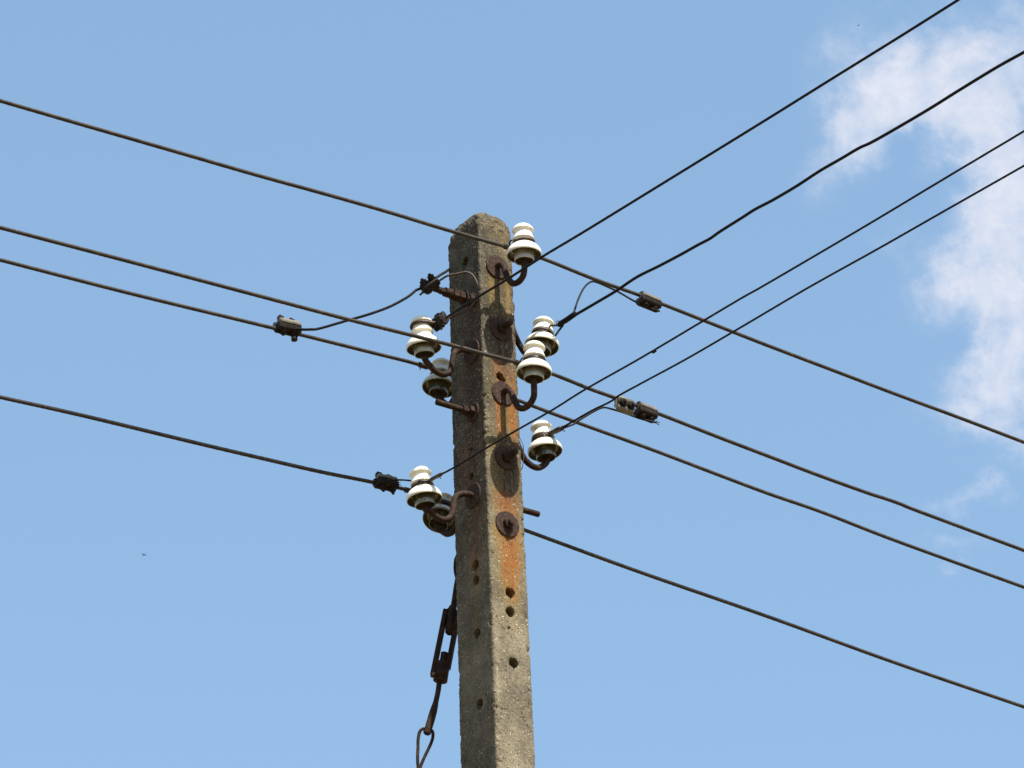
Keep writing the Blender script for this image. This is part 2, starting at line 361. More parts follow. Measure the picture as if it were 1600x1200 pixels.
def ringpt(col, z, A, B, c):
    f, t_ = col; a, b_ = A-c, B-c
    if f == 'r': return NR*A + NL*(-b_*t_), NR
    if f == 'bl_': return -NL*B + NR*(-a*t_), -NL
    if f == 'b': return -NR*A + NL*(b_*t_), -NR
    if f == 'l': return NL*B + NR*(a*t_), NL
    q = math.pi/2*t_
    cs, sn = math.cos(q), math.sin(q)
    if f == 'c0': return NR*(a+c*cs) - NL*(b_+c*sn), (NR*cs-NL*sn)
    if f == 'c1': return -NL*(b_+c*cs) - NR*(a+c*sn), (-NL*cs-NR*sn)
    if f == 'c2': return -NR*(a+c*cs) + NL*(b_+c*sn), (-NR*cs+NL*sn)
    if f == 'c3': return NL*(b_+c*cs) + NR*(a+c*sn), (NL*cs+NR*sn)
# direction check: 'r' runs t -1..1 as NL +b..-b, so it ends at the back-right corner where c0 begins
rows = []
z = TOP-.008; rows += [(TOP+.049, .56, .66), (TOP+.048, .66, .60), (TOP+.044, .75, .50), (TOP+.036, .83, .40), (TOP+.024, .90, .29), (TOP+.010, .955, .21), (TOP-.004, .99, .16)]
rows = [(a_, s_, c_) for (a_, s_, c_) in rows]
while z > 6.12: rows.append((z, 1., .13)); z -= .0031
while z > -.3: rows.append((z, 1., .13)); z -= .12
rows.append((-.35, 1., .13))
# densify the cap
cap = rows[:7]+[rows[7]]; dens_ = []
for i in range(7):
    for k in range(4):
        u = k/4; dens_.append(tuple(cap[i][j]*(1-u)+cap[i+1][j]*u for j in range(3)))
rows = dens_+rows[7:]
verts = []; A_ = {'weather': [], 'rust': [], 'ochre': [], 'dark': []}
for (z, sc_, cf) in rows:
    A0, B0 = hA(z)*sc_, hB(z)*sc_; c = min(A0, B0)*cf
    for col in COLS:
        p, nn = ringpt(col, z, A0, B0, c); p = p+Z*z; f = col[0]
        dense = z > 6.1
        att = dict(weather=0., rust=0., ochre=0., dark=0.)
        if dense:
            q = p*1.0
            dd = .0006*noise.fractal(q*70, .6, 2, 4) + .0010*noise.noise(q*260)
            if f[0] == 'c':     # knocked-about arrises
                e = noise.fractal(q*38+Vector((5, 0, 0)), .7, 2, 4); dd -= max(0, e-.25)*.008
                dd += .0014*noise.noise(q*190)
            else:
                edge = abs(col[1])
                if edge > .86: dd -= max(0, noise.fractal(q*38+Vector((5, 0, 0)), .7, 2, 4)-.30)*.007
                pk = noise.noise(q*130+Vector((9, 9, 9)))
                if pk > .62: dd -= (pk-.62)*.012
            if z > TOP-.01: dd += .0035*noise.fractal(q*40, .7, 2, 4)+.0012*noise.noise(q*160)
            p = p + nn*dd
            # notch on the right-hand arris
            hole = False
            for (hp, hf, hr, hd) in HOLES:
                if hf == f and abs(p.z-hp.z) < .03:
                    du = ucoord(p, f)-ucoord(hp, f); dz_ = p.z-hp.z; rr = math.hypot(du, dz_)
                    lim = hr*(1+.12*noise.noise(Vector((math.atan2(dz_, du)*1.5, hp.z*50, 2))))
                    if rr < lim:
                        p = p-nn*hd*min(1, .25+(lim-rr)/.003); hole = True
                    elif rr < lim*1.25: p = p-nn*.0012
            # weathering grows upwards; left face and its front edge set darker
            wv = max(0, min(1, (p.z-6.62)/.75)); wv = .08+.90*wv**.9
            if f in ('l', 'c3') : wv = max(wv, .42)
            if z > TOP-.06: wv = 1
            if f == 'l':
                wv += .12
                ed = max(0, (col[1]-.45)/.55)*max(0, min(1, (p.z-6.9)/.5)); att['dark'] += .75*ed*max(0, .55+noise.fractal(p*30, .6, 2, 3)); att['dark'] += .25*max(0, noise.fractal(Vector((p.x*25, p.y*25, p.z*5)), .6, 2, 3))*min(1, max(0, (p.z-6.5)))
            wv += .35*noise.fractal(p*9, .6, 2, 3)
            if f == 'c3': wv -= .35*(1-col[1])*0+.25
            if f == 'r' and col[1] < -.8: wv -= .15
            att['weather'] = max(0, min(1, wv))
            fc = f if f in ('r', 'l') else ('r' if f in ('c0',) else ('l' if f == 'c2' else None))
            if f == 'c3': fc = 'r'
            if fc:
                u = ucoord(p, fc)
                for (sf, su, z0, z1, hw, an, s) in STN:
                    if sf != fc: continue
                    tt = (z0-p.z)/(z0-z1)
                    if -.12 < tt < 1.25:
                        wob = .004*noise.noise(Vector((p.z*25, su*40, 1)))
                        gx = math.exp(-((u-su-wob)/(hw*(1-.25*max(0, tt))))**2)
                        gz = min(1, (tt+.12)/.14)*min(1, max(0, (1.25-tt)/.6))
                        nn_ = .75+.5*noise.fractal(Vector((u*160, p.z*22, 3)), .6, 2, 3)
                        att[an] += s*gx*gz*max(.2, nn_)
        else:
            att['weather'] = .2
        verts.append(p)
        for k_, v_ in att.items(): A_[k_].append(max(0., min(1., v_)))
nc = len(COLS); faces = []
for i in range(len(rows)-1):
    for k in range(nc):
        a = i*nc+k; b_ = i*nc+(k+1) % nc; faces.append((a, b_, b_+nc, a+nc))
tc_ = len(verts); verts.append(Vector((0, 0, TOP+.0495)))
for k_ in A_: A_[k_].append(1. if k_ == 'weather' else 0.)
for k in range(nc): faces.append((k, (k+1) % nc, tc_))
me = bpy.data.meshes.new('utility_pole'); me.from_pydata([tuple(v) for v in verts], [], faces)
for k_, vals in A_.items():
    a = me.attributes.new(k_, 'FLOAT', 'POINT'); a.data.foreach_set('value', vals)
bm = bmesh.new(); bm.from_mesh(me); bmesh.ops.recalc_face_normals(bm, faces=bm.faces)
for f in bm.faces: f.smooth = True
for e in bm.edges:
    if len(e.link_faces) == 2 and e.calc_face_angle(0) > R(55): e.smooth = False
bm.to_mesh(me); bm.free(); me.materials.append(M_conc)
pole = bpy.data.objects.new('utility_pole', me); C.objects.link(pole)
tag(pole, 'weathered concrete pole with rust streaks and bolt holes carrying all the insulators', 'utility pole')

# ---------------------------------------------------------------- insulators on J hooks
PROF = [(0, .0925), (.008, .0918), (.0155, .0893), (.0220, .0852), (.0265, .0802), (.0292, .0758), (.0301, .0732), (.0300, .0714), (.0288, .0700), (.0262, .0687),
        (.0244, .0665), (.0240, .0630), (.0250, .0590), (.0272, .0535), (.0295, .0480), (.0307, .0452), (.0308, .0436), (.0298, .0423), (.0276, .0408), (.0262, .0388), (.0258, .0350),
        (.0262, .0310), (.0276, .0281), (.0308, .0258), (.0352, .0226), (.0400, .0182), (.0440, .0130), (.0468, .0074), (.0483, .0030), (.0487, .0000), (.0484, -.0035), (.0472, -.0058), (.0456, -.0060),
        (.0446, -.0030), (.0434, .0030), (.0410, .0080), (.0370, .0115), (.0330, .0120), (.0300, .0100), (.0286, .0040), (.0280, -.0080), (.0277, -.0200), (.0269, -.0236), (.0250, -.0242), (.0238, -.0225), (.0234, -.0150), (.0234, .0000), (0, .0000)]
GR = [0]*30 + [.12, .35, .6] + [.85]*6 + [.75, .65, .55, .5, .6, .8, .9, .9, .9, .9]  # soiling of the bell, darkened further to paint its underside shade
assert len(GR) >= len(PROF)
pm = MB(); lathe(pm, PROF, 64)
porc_me = None
sm = MB(); lathe(sm, [(0, -.0190), (.012, -.0200), (.0225, -.0175), (.0229, -.010), (0, -.008)], 32)

def J(root, nrm, pts): return [root + nrm*d + Z*h for d, h in pts]
INS = {}
GRIME_SHADE = {'W1': (1.15, 0), 'W2': (1.2, .01), 'W3': (1.6, .42), 'W4': (1.6, .55), 'T4': (1.7, .03), 'T2': (1.4, .02), 'T3': (1.6, .0), 'T1': (1.25, .03)}  # gain and overall darkening; the latter paints pole shadow on rear left insulators
def ring_wire(mb, m, z, r, rad, tilt, th, wob=.0008, turns=1.0, dz=0.0):
    P = []
    for k in range(int(36*turns)+1):
        a = 2*math.pi*k/36 + th; zz = z + tilt*math.cos(a-th) + dz*k/36 + wob*math.sin(3*a+th)
        P.append(m @ Vector((r*math.cos(a), r*math.sin(a), zz)))
    tube(mb, P, rad, 8)
def insulator(key, label, face, plate, axis_off, J_pts, dh, tilt, tail, side='front', hookr=.0087, plate_r=.036):
    """face: 'r'/'l' face on which the visible washer sits; side: insulator on that face or on the opposite one."""
    n = NR if face == 'r' else NL; hh = hA if face == 'r' else hB
    pc = face_pt(plate[0], plate[1], face)
    thick = 2*hh(pc.z)
    if side == 'front': root = pc; nn = n
    else: root = pc - n*thick; nn = -n
    d, h_ = dh
    o = root + nn*d + Z*h_                       # centre of the widest rim
    lat, back = tilt
    ax = (Z + Vector((1, 0, 0))*math.tan(R(lat)) + Vector((0, 1, 0))*math.tan(R(back))).normalized()
    T = thing('insulator', label, 'insulator', root, 'white porcelain insulators on the pole')
    m = basis(o, Vector((1, 0, 0)), ax); 
    # orient: z column must be ax
    xx = (Vector((1, 0, 0)) - ax*ax.x).normalized(); yy = ax.cross(xx)
    m = Matrix.Translation(o) @ Matrix((xx, yy, ax)).transposed().to_4x4() @ Matrix.Rotation(random.uniform(0, 6), 4, 'Z')
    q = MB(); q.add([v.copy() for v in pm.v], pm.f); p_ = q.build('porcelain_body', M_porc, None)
    ga = p_.data.attributes.new('grime_shade', 'FLOAT', 'POINT'); gk, g0_ = GRIME_SHADE.get(key, (1, 0)); ga.data.foreach_set('value', [min(1, GR[i//64]*gk+g0_) for i in range(len(p_.data.vertices))])
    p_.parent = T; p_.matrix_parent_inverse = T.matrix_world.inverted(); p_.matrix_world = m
    q = MB(); q.add([m @ v for v in sm.v], sm.f); q.build('seal', M_seal, T)
    # hook
    P = J(root, nn, J_pts); base = o - ax*.036; P = P + [base, o - ax*.018]
    P = [root - nn*(.02)] + P
    q = MB(); tube(q, catmull(P, 7), hookr, 16, rough=.05); q.build('hook', M_iron, T)
    # washers
    def washer(c, nv, r, th_=.005):
        w_ = MB(); cyl(w_, c-nv*.001, c+nv*th_, r, 40, .0012)
        w_.v = [v + nv*(.0008*noise.noise(v*90)) for v in w_.v]
        w_.build('washer', M_wash, T)
    washer(pc if side == 'front' else root, n if side == 'front' else nn, plate_r if side == 'front' else .03)
    if side == 'back':
        washer(pc, n, plate_r)
        q = MB(); s0 = 0.0
        hexn(q, pc+n*.004, pc+n*.018, .0175, .3)
        q.build('nut', M_iron, T)
        if tail[1]:
            for (a, b_, r, kind) in tail[1]:
                q = MB()
                (hexn if kind == 'h' else cyl)(q, pc+n*a, pc+n*b_, r); q.build('nut' if kind == 'h' else 'washer', M_iron, T)
        q = MB(); cyl(q, pc-n*.02, pc+n*tail[0], .0085, 16, .0015)
        q.v = [v for v in q.v]; q.build('bolt_end', M_iron, T)
    else:
        e = pc - n*thick
        if tail[0]:
            q = MB(); cyl(q, e+n*.01, e-n*tail[0], .0085, 16, .0015); q.build('bolt_end', M_iron, T)
            q = MB(); hexn(q, e, e-n*.014, .0165, .3); q.build('nut', M_iron, T)
            q = MB(); cyl(q, e+n*.001, e-n*.004, .03, 32, .001); q.build('washer', M_wash, T)
    INS[key] = dict(o=o, ax=ax, m=m, T=T)
    return INS[key]
insulator('W1', 'topmost white insulator, right of the pole top on a front hook', 'r', (775.7, 417.5), 0,
          [(.0, .0), (.018, 0), (.032, -.010), (.043, -.040), (.057, -.068), (.078, -.089), (.104, -.094), (.124, -.084)], (.131, -.021), (-.3, 0), (.03, None))
insulator('W2', 'white insulator right of the pole overlapping the front of another, mid height', 'r', (785, 615), 0,
          [(0, 0), (.020, .002), (.040, -.012), (.052, -.040), (.070, -.072), (.096, -.088), (.126, -.087), (.144, -.072)], (.149, -.001), (2.5, 2), (.03, None))
insulator('T2', 'white insulator right of the pole partly hidden behind the one in front', 'l', (740, 470), 0,
          [(0, 0), (.004, -.002), (.010, -.02), (.016, -.052), (.031, -.086), (.052, -.113), (.078, -.127), (.100, -.118)], (.113, -.075), (6, 8), (.138, [(.030, .034, .021, 'c'), (.036, .052, .0185, 'h'), (.053, .072, .0180, 'h'), (.074, .096, .0135, 'c'), (.098, .112, .011, 'h')]), 'back', plate_r=.020)
insulator('T4', 'lowest white insulator on the right of the pole with rusty hook', 'l', (740, 645), 0,
          [(0, 0), (.006, -.002), (.018, -.02), (.026, -.055), (.042, -.088), (.060, -.106), (.082, -.113), (.102, -.108)], (.119, -.053), (-6, 3), (.122, [(.024, .040, .0165, 'h')]), 'back', plate_r=.028)
insulator('T1', 'upper white insulator left of the pole with a bolted clamp beside its cap', 'l', (738, 550), 0,
          [(0, 0), (.018, .001), (.040, -.004), (.060, -.020), (.067, -.049), (.074, -.076), (.088, -.092), (.108, -.098), (.130, -.091), (.146, -.080)], (.161, -.030), (-3.5, -3), (.035, None))
insulator('T3', 'lower white insulator left of the pole on a rusty front hook', 'l', (740, 775), 0,
          [(0, 0), (.018, .001), (.040, -.004), (.060, -.020), (.067, -.049), (.074, -.076), (.088, -.092), (.108, -.098), (.130, -.091), (.146, -.080)], (.162, -.048), (-6.5, 0), (.097, None))
insulator('W3', 'shaded insulator left of the pole beneath the upper left one', 'r', (782.5, 514.5), 0,
          [(0, 0), (.02, 0), (.045, -.02), (.060, -.070), (.072, -.104), (.090, -.118), (.111, -.112), (.128, -.097)], (.145, -.041), (7, 8), (.050, None), 'back')
insulator('W4', 'dark half hidden insulator left of the pole behind the lowest left hook', 'r', (790, 716), 0,
          [(0, 0), (.02, 0), (.045, -.02), (.060, -.065), (.073, -.098), (.095, -.111), (.122, -.108), (.144, -.092)], (.156, -.048), (12, 22), (.050, None), 'back')

# binding wires round the grooves
def bind(key, specs):
    q = MB(); I = INS[key]
    for (z, r, rad, tilt, th, turns, dz) in specs: ring_wire(q, I['m'], z, r, rad, tilt, th, turns=turns, dz=dz)
    q.build('binding_wire', M_brown, I['T'])
bind('W1', [(.0335, .0280, .0020, .0012, 0, 1, 0), (.0300, .0285, .0020, .001, 2, 1, 0), (.0320, .0305, .0018, -.0025, 1, 1, 0)])
bind('W2', [(.0340, .0280, .0018, .0035, 0, 1, 0), (.0305, .0285, .0020, .001, 2, 1, 0), (.0325, .0305, .0017, -.003, 1, 1, 0)])
bind('T2', [(.0360, .0285, .0030, .002, 0, 1, 0), (.0320, .0290, .0026, -.003, 1, 1, 0)])
bind('T4', [(.0360, .0285, .0036, .001, 0, 1, 0), (.0310, .0290, .0034, -.002, 1, 1, 0), (.0385, .0300, .0022, .002, 2, 1, 0)])
bind('T3', [(.0375, .0280, .0022, .002, 0, 1, 0), (.0345, .0285, .0028, -.001, 1, 1, 0), (.0300, .0300, .0028, .001, 2, 1, 0)])
bind('T1', [(.0640, .0268, .0030, .003, 0, 1, 0), (.0610, .0300, .0026, .002, 1, 1, 0)])
bind('W3', [(.0350, .0285, .0028, .001, 0, 1, 0), (.0305, .0295, .0026, -.002, 1, 1, 0)])
bind('W4', [(.0350, .0285, .0030, .001, 0, 1, 0), (.0305, .0300, .0026, -.002, 1, 1, 0)])

# ---------------------------------------------------------------- line wires
def resample(P, step):
    o = [P[0]]; acc_ = 0
    for a, b_ in zip(P, P[1:]):
        L = (b_-a).length; n_ = max(1, int(L/step))
        for k in range(1, n_+1): o.append(a.lerp(b_, k/n_))
    return o
def line_wire(name, label, cat, pts, A, th, r, mat_, ext, strand=6, pitch=.085, grp=None, knob=None):
    P = [on_plane(px, py, A, th) for px, py in pts]
    mid = resample(catmull(P, 10), .007)
    def tail(p, q_, L, k=.0011):
        d = (q_-p); hd = Vector((d.x, d.y, 0)).normalized(); sl_ = d.z/math.hypot(d.x, d.y); o = []
        for i in range(1, 41):
            s = L*(i/40)**1.6; o.append(q_+hd*s+Z*(sl_*s + k*s*s))
        return o
    pre = tail(P[1], P[0], ext[0])[::-1] if ext[0] else []
    post = tail(P[-2], P[-1], ext[1]) if ext[1] else []
    # slopes of the visible end
    q = MB(); tube(q, pre+mid+post, r, 14 if strand else 10, strand, pitch)
    if knob is not None:
        k_ = on_plane(knob[0], knob[1], A, th); cyl(q, k_-Vector((.004, -.005, 0)), k_+Vector((.004, -.005, 0)), r*1.5, 8, .001)
    o = q.build(name, mat_, None, 180)
    o['label'] = label; o['category'] = cat
    if grp: o['group'] = grp
    return P
side = Vector((-math.sin(TH_W), math.cos(TH_W), 0))
def anchor(k, off=0., z=.04): I = INS[k]; return I['o'] + I['ax']*z + side*off
AW1, AW2, AW3, AW4 = anchor('W1', .033), anchor('W2', .033), anchor('W3', -.034), anchor('W4', -.034)
AT1, AT2, AT3, AT4 = anchor('T1', 0, .06), anchor('T2'), anchor('T3'), anchor('T4')
RW = .0056
G1 = 'thick stranded wires crossing from upper left'; G2 = 'thin dark wires rising to the upper right'
W1L = [(0, 157.3), (100, 186.5), (200, 215.3), (300, 244.2), (400, 273.2), (500, 300.8), (600, 329.3), (700, 359.6), (790, 385.3), (848, 404), (927, 435.5), (1000, 461.5), (1032, 474), (1140, 516.5), (1200, 540), (1300, 578), (1400, 616), (1500, 653), (1600, 691)]
line_wire('power_line', 'topmost thick wire crossing the pole top to the highest insulator', 'wire', W1L, AW1, TH_W, RW, M_bare, (24, 24), grp=G1)
W2L = [(0, 355.5), (200, 408), (400, 461), (540, 498), (620, 518), (706, 539.5), (760, 554), (806, 566), (865, 585), (920, 607), (958, 620.5), (1028, 646), (1120, 682), (1200, 712.5), (1280, 743), (1358, 771), (1380, 778), (1407, 787.5), (1437, 799.5), (1600, 860)]
line_wire('power_line', 'second thick wire from the top, tied to the mid right insulator', 'wire', W2L, AW2, TH_W, RW, M_bare, (24, 24), grp=G1)
W3L = [(0, 406), (200, 457.5), (400, 506), (470, 523), (580, 550.5), (656, 570), (740, 598), (829, 633), (900, 659.5), (1020, 703), (1120, 741), (1200, 771), (1285, 800.5), (1400, 845), (1600, 917.5)]
line_wire('power_line', 'third thick wire from the top, passing behind the pole', 'wire', W3L, AW3, TH_W, RW, M_bare, (24, 24), grp=G1)
W4L = [(0, 620.5), (130, 649.5), (300, 690.5), (400, 714), (500, 737), (575, 752), (642, 767), (720, 792), (819, 828), (1000, 894), (1200, 963.5), (1400, 1036), (1600, 1104.5)]
line_wire('power_line', 'lowest thick wire, leaving the pole at the bottom right', 'wire', W4L, AW4, TH_W, RW, M_bare, (24, 24), grp=G1)
T1L = [(696, 497), (740, 468.3), (794, 435.5), (850, 399.5), (920, 357.5), (1095, 250), (1200, 185.3), (1300, 123), (1400, 61), (1497, 0)]
line_wire('service_wire', 'highest thin dark wire crossing the top insulator to the upper right corner', 'wire', T1L, AT1, TH_T, .0036, M_black, (0, 24), 5, .06, grp=G2)
T2L = [(878, 506), (896, 494), (930, 474), (962, 455), (995, 433), (1030, 415.5), (1065, 397), (1090, 383), (1109, 373), (1125, 361.8), (1158, 341), (1180, 327), (1208, 312.3), (1245, 290.5), (1281, 267), (1314, 248), (1342, 231.5), (1369, 218.5), (1444, 175), (1497, 142), (1556, 106), (1600, 81.5)]
line_wire('service_wire', 'wavy black insulated wire below the highest thin one', 'wire', T2L, AT2, TH_T, .0041, M_black, (0, 24), 0, .06, grp=G2)
T3L = [(688, 742), (712, 729), (760, 700), (794, 680), (820, 665), (864, 640), (916, 607.5), (1000, 560), (1096, 503), (1160, 465), (1200, 442.5), (1350, 354.5), (1475, 279.5), (1600, 205)]
line_wire('service_wire', 'thin wire crossing the pole from the lowest left insulator', 'wire', T3L, AT3, TH_T, .0028, M_black, (0, 24), 5, .05, grp=G2, knob=(1022, 549))
T4L = [(874, 670.5), (884, 665), (924, 642), (945, 632), (957, 625.5), (968, 617.5), (1000, 600), (1074, 560), (1160, 510), (1262, 450), (1375, 387), (1475, 330), (1600, 259)]
line_wire('service_wire', 'lowest thin wire from the small right insulator past the pale clamp', 'wire', T4L, AT4, TH_T, .0029, M_black, (0, 24), 5, .05, grp=G2)

# ---------------------------------------------------------------- dead ends, sleeves and jumpers
def loop_wire(name, label, cat, P, r, mat_, strand=5, grp=None, parent=None, n=10, seg=10):
    q = MB(); tube(q, resample(catmull(P, n), .004), r, seg, strand, .05)
    o = q.build(name, mat_, parent, 180)
    if label: tag(o, label, cat, grp)
    return o
def pT(k, px, py): return on_plane(px, py, {'1': AT1, '2': AT2, '3': AT3, '4': AT4}[k], TH_T)
def around(key, z, r, a0, a1, n=10):     # arc round the groove; angles in world heading degrees
    I = INS[key]; ax = I['ax']; x = (Vector((1, 0, 0))-ax*ax.x).normalized(); y = ax.cross(x)
    return [I['o']+ax*z+(x*math.cos(R(a0+(a1-a0)*k/n))+y*math.sin(R(a0+(a1-a0)*k/n)))*r for k in range(n+1)]
# T2: end loop of the black wire
t2 = thing('dead_end_sleeve', 'black sleeve ending the wavy wire beside the half hidden right insulator', 'wire sleeve', pT('2', 886, 500))
q = MB(); tube(q, catmull([pT('2', 873.5, 507.5), pT('2', 876, 505.5), pT('2', 887, 498.5), pT('2', 897, 491.5), pT('2', 899, 490.5)], 5), [.0065]*4+[.0078]*13+[.0068]*4, 12, rough=.08); q.build('sleeve', M_black, t2)
q = MB(); 
c_ = pT('2', 873, 506); d_ = (pT('2', 899, 490)-c_).normalized(); u_ = d_.orthogonal().normalized(); v_ = d_.cross(u_)
tube(q, [c_+(u_*math.cos(a)+v_*math.sin(a))*.0088 for a in [k*math.pi/10 for k in range(21)]], .0013, 6); q.build('clip', M_brown, t2)
loop_wire('end_loop', None, None, [pT('2', 878, 506), at(868, 508.5, pT('2', 868, 508).y), at(860, 509, INS['T2']['o'].y-.02)] + around('T2', .036, .0295, -60, -215, 8), .0030, M_brown, 5, parent=t2)
loop_wire('end_loop', None, None, [pT('2', 880, 508), pT('2', 874, 515.5), at(868, 524, INS['T2']['o'].y+.02), at(864, 529, INS['T2']['o'].y+.03)] + around('T2', .032, .0295, 40, 170, 8), .0030, M_black, 5, parent=t2)
# tail of T2 up to the clamp on W1
def pW(k, px, py): return on_plane(px, py, {'1': AW1, '2': AW2, '3': AW3, '4': AW4}[k], TH_W)
e1 = pW('1', 1011, 473)
loop_wire('jumper_wire', 'short looped wire from the black sleeve up to the top wire clamp', 'wire',
          [pT('2', 884, 502), pT('2', 893, 495), at(897, 487, .03), at(903, 469, .06), at(911, 452, .09), at(919, 443, .11), at(926, 439.8, .12), at(935, 442, .13), at(950, 448.5, .15), at(966, 456, .165), at(992, 471, e1.y-.012), at(1012, 480, e1.y-.012), at(1031, 486.5, e1.y-.012)], .0030, M_black, 5)
# T4: sleeve, tail to W2 clamp
t4 = thing('dead_end_sleeve', 'brown sleeve ending the lowest thin wire at the small right insulator', 'wire sleeve', pT('4', 868, 673))
q = MB(); tube(q, catmull([pT('4', 855, 680), pT('4', 859, 677.5), pT('4', 867, 674), pT('4', 876, 669.5), pT('4', 880, 667)], 5), [.0045]*3+[.0068]*8+[.0075]*6+[.0045]*4, 12, rough=.12); q.build('sleeve', M_brown, t4)
loop_wire('end_loop', None, None, [pT('4', 861, 677), pT('4', 855, 681), at(850, 685, INS['T4']['o'].y-.03)] + around('T4', .033, .0300, -85, -260, 10), .0034, M_brown, 5, parent=t4)
q = MB(); cyl(q, pT('4', 879, 670), pT('4', 882, 674), .0016, 6); q.build('wire_end', M_black, t4)
e2 = pW('2', 1005, 645)
loop_wire('jumper_wire', 'twin strand tail running from the lowest right insulator into the pale clamp', 'wire',
          [pT('4', 872, 672), pT('4', 884, 667.5), at(897, 662.5, .09), at(906, 656, .10), at(925, 644.5, .12), at(938, 638, .13), at(946, 636.8, .14), at(955, 639, e2.y-.04), at(975, 645, e2.y-.025), at(1000, 654, e2.y-.018), at(1024, 660, e2.y-.018)], .0029, M_black, 5)
q = MB()
for (dx_, dy_) in ((1031, 659.5), (1030, 663), (1028, 656.5)):
    cyl(q, at(1022, 659.5, e2.y-.018), at(dx_, dy_+1, e2.y-.02), .0012, 6)
tag(q.build('frayed_end', M_black), 'frayed wire tips sticking out below the dark mid right clamp', 'wire end')
# T3: sleeve, tail through clamp on W4
t3 = thing('dead_end_sleeve', 'rusty sleeve tying the thin wire to the lowest left insulator', 'wire sleeve', pT('3', 680, 745))
q = MB(); tube(q, catmull([pT('3', 670, 752), pT('3', 675, 748.5), pT('3', 682, 745), pT('3', 688, 741.5), pT('3', 692, 739.5)], 5), [.0045]*4+[.0052]*13+[.0032]*4, 10, rough=.12); q.build('sleeve', M_brown, t3)
q = MB(); cyl(q, pT('3', 687, 744), pT('3', 688.5, 748), .0012, 6); q.build('wire_end', M_black, t3)
e4 = pW('4', 600, 756)
loop_wire('jumper_wire', 'thin tail wire between the lowest left insulator and its dark clamp', 'wire',
          [pT('3', 672, 751)]+[at(664, 752.5, INS['T3']['o'].y-.030), at(655, 751.5, INS['T3']['o'].y-.028), at(642, 751, e4.y-.02), at(630, 750, e4.y-.025), at(618, 750, e4.y-.03), at(600, 750.5, e4.y-.03), at(584, 749, e4.y-.03)], .0026, M_black, 5)
q = MB()
for (a_, b_) in ((624, 757), (626, 754), (627, 758.5)): cyl(q, at(618, 754, e4.y-.02), at(a_, b_, e4.y-.02), .0011, 6)
tag(q.build('frayed_end', M_black), 'frayed wire tips sticking out of the dark lowest left clamp', 'wire end')
# jumper from W3 up to the pair of clamps
e3 = pW('3', 447, 515)
yA = -.21; cA = at(672, 444, yA)
loop_wire('jumper_wire', 'curved dark wire rising from the third thick wire to the upper left clamp', 'wire',
          [at(428, 505, e3.y-.012), at(447, 511, e3.y-.012), at(468, 514.5, e3.y-.012), at(485, 514.8, -.235), at(500, 513, -.235), at(540, 501.5, -.23), at(575, 491.5, -.23), at(607, 480, -.225), at(632, 467, -.22), at(643, 459.5, -.215), at(650, 453.5, -.21), at(657, 450.5, -.21), at(672, 441.5, -.21), at(686, 431, -.195), at(696, 425, -.10), at(703, 421, .08), at(712, 424, .14), at(722, 440, .13), at(722, 449, .11)], .0040, M_black, 5)
yB = INS['T1']['o'].y-.01
loop_wire('jumper_wire', 'bare wire looped in front of the shaded pole face between two clamps', 'wire',
          [at(656, 461, yA), at(664, 454, yA), at(676, 445, yA), at(689, 437, yA), at(697, 432, yA), at(704, 429.5, yA), at(716.7, 427.3, yA), at(727, 425.3, yA), at(736, 428, yA), at(742.5, 436, yA), at(746.3, 446, yA), at(746, 457, yA+.01), at(742, 468, yA+.02), at(736, 479, yA+.03), at(728, 486, yA+.04), at(715, 491, -.16), at(702, 497, -.15), at(692, 503, yB), at(680, 509, yB)], .0031, M_brown, 5)
loop_wire('end_loop', 'brown wire hugging the cap of the upper left insulator', 'wire',
          [pT('1', 697, 496), at(688, 500, yB), at(678, 504, yB-.012)] + around('T1', .0635, .0290, -60, -230, 10), .0038, M_brown, 5)
loop_wire('tie_wire', 'thin loose wire bent out beside the lowest right hook', 'wire',
          [at(812, 684, .0), at(815, 690, -.02), at(817.5, 697, -.025), at(818, 710, -.025), at(817.5, 722, -.025), at(816, 731, -.02), at(813.5, 735, -.01), at(812, 737, .0)], .0010, M_brown, 0)
# bindings of the line wires next to the insulators
def wrap(k, x0, x1, y0, y1, key, turns):
    a, b_ = pW(k, x0, y0), pW(k, x1, y1); d = (b_-a); F = frames([a, b_])[0]; P = []
    for i in range(turns*12+1):
        s = i/(turns*12); an = 2*math.pi*turns*s; P.append(a+d*s+(F[0]*math.cos(an)+F[1]*math.sin(an))*(RW+.0012))
    q = MB(); tube(q, P, .0015, 6); q.build('binding_coil', M_brown, INS[key]['T'])
wrap('1', 787, 800, 384.3, 388, 'W1', 5); wrap('2', 803, 815, 565, 569, 'W2', 5)
wrap('3', 654, 668, 569.5, 573.8, 'W3', 5); wrap('4', 632, 645, 765, 768, 'W4', 5)
q = MB(); c_ = pW('1', 797, 380)
tube(q, catmull([pW('1', 797, 388), at(796, 379, c_.y-.008), at(800, 375.5, c_.y-.01), at(806, 374.5, INS['W1']['o'].y-.015)], 6), .0024, 8); q.build('binding_wire', M_brown, INS['W1']['T'])
q = MB(); tube(q, catmull([pW('2', 812, 568), at(814, 562, AW2.y-.01), at(818, 558, AW2.y-.02)], 6), .0020, 8); q.build('binding_wire', M_brown, INS['W2']['T'])
q = MB(); cyl(q, pW('3', 657, 572), pW('3', 656.5, 578), .0015, 6); q.build('wire_end', M_black, INS['W3']['T'])

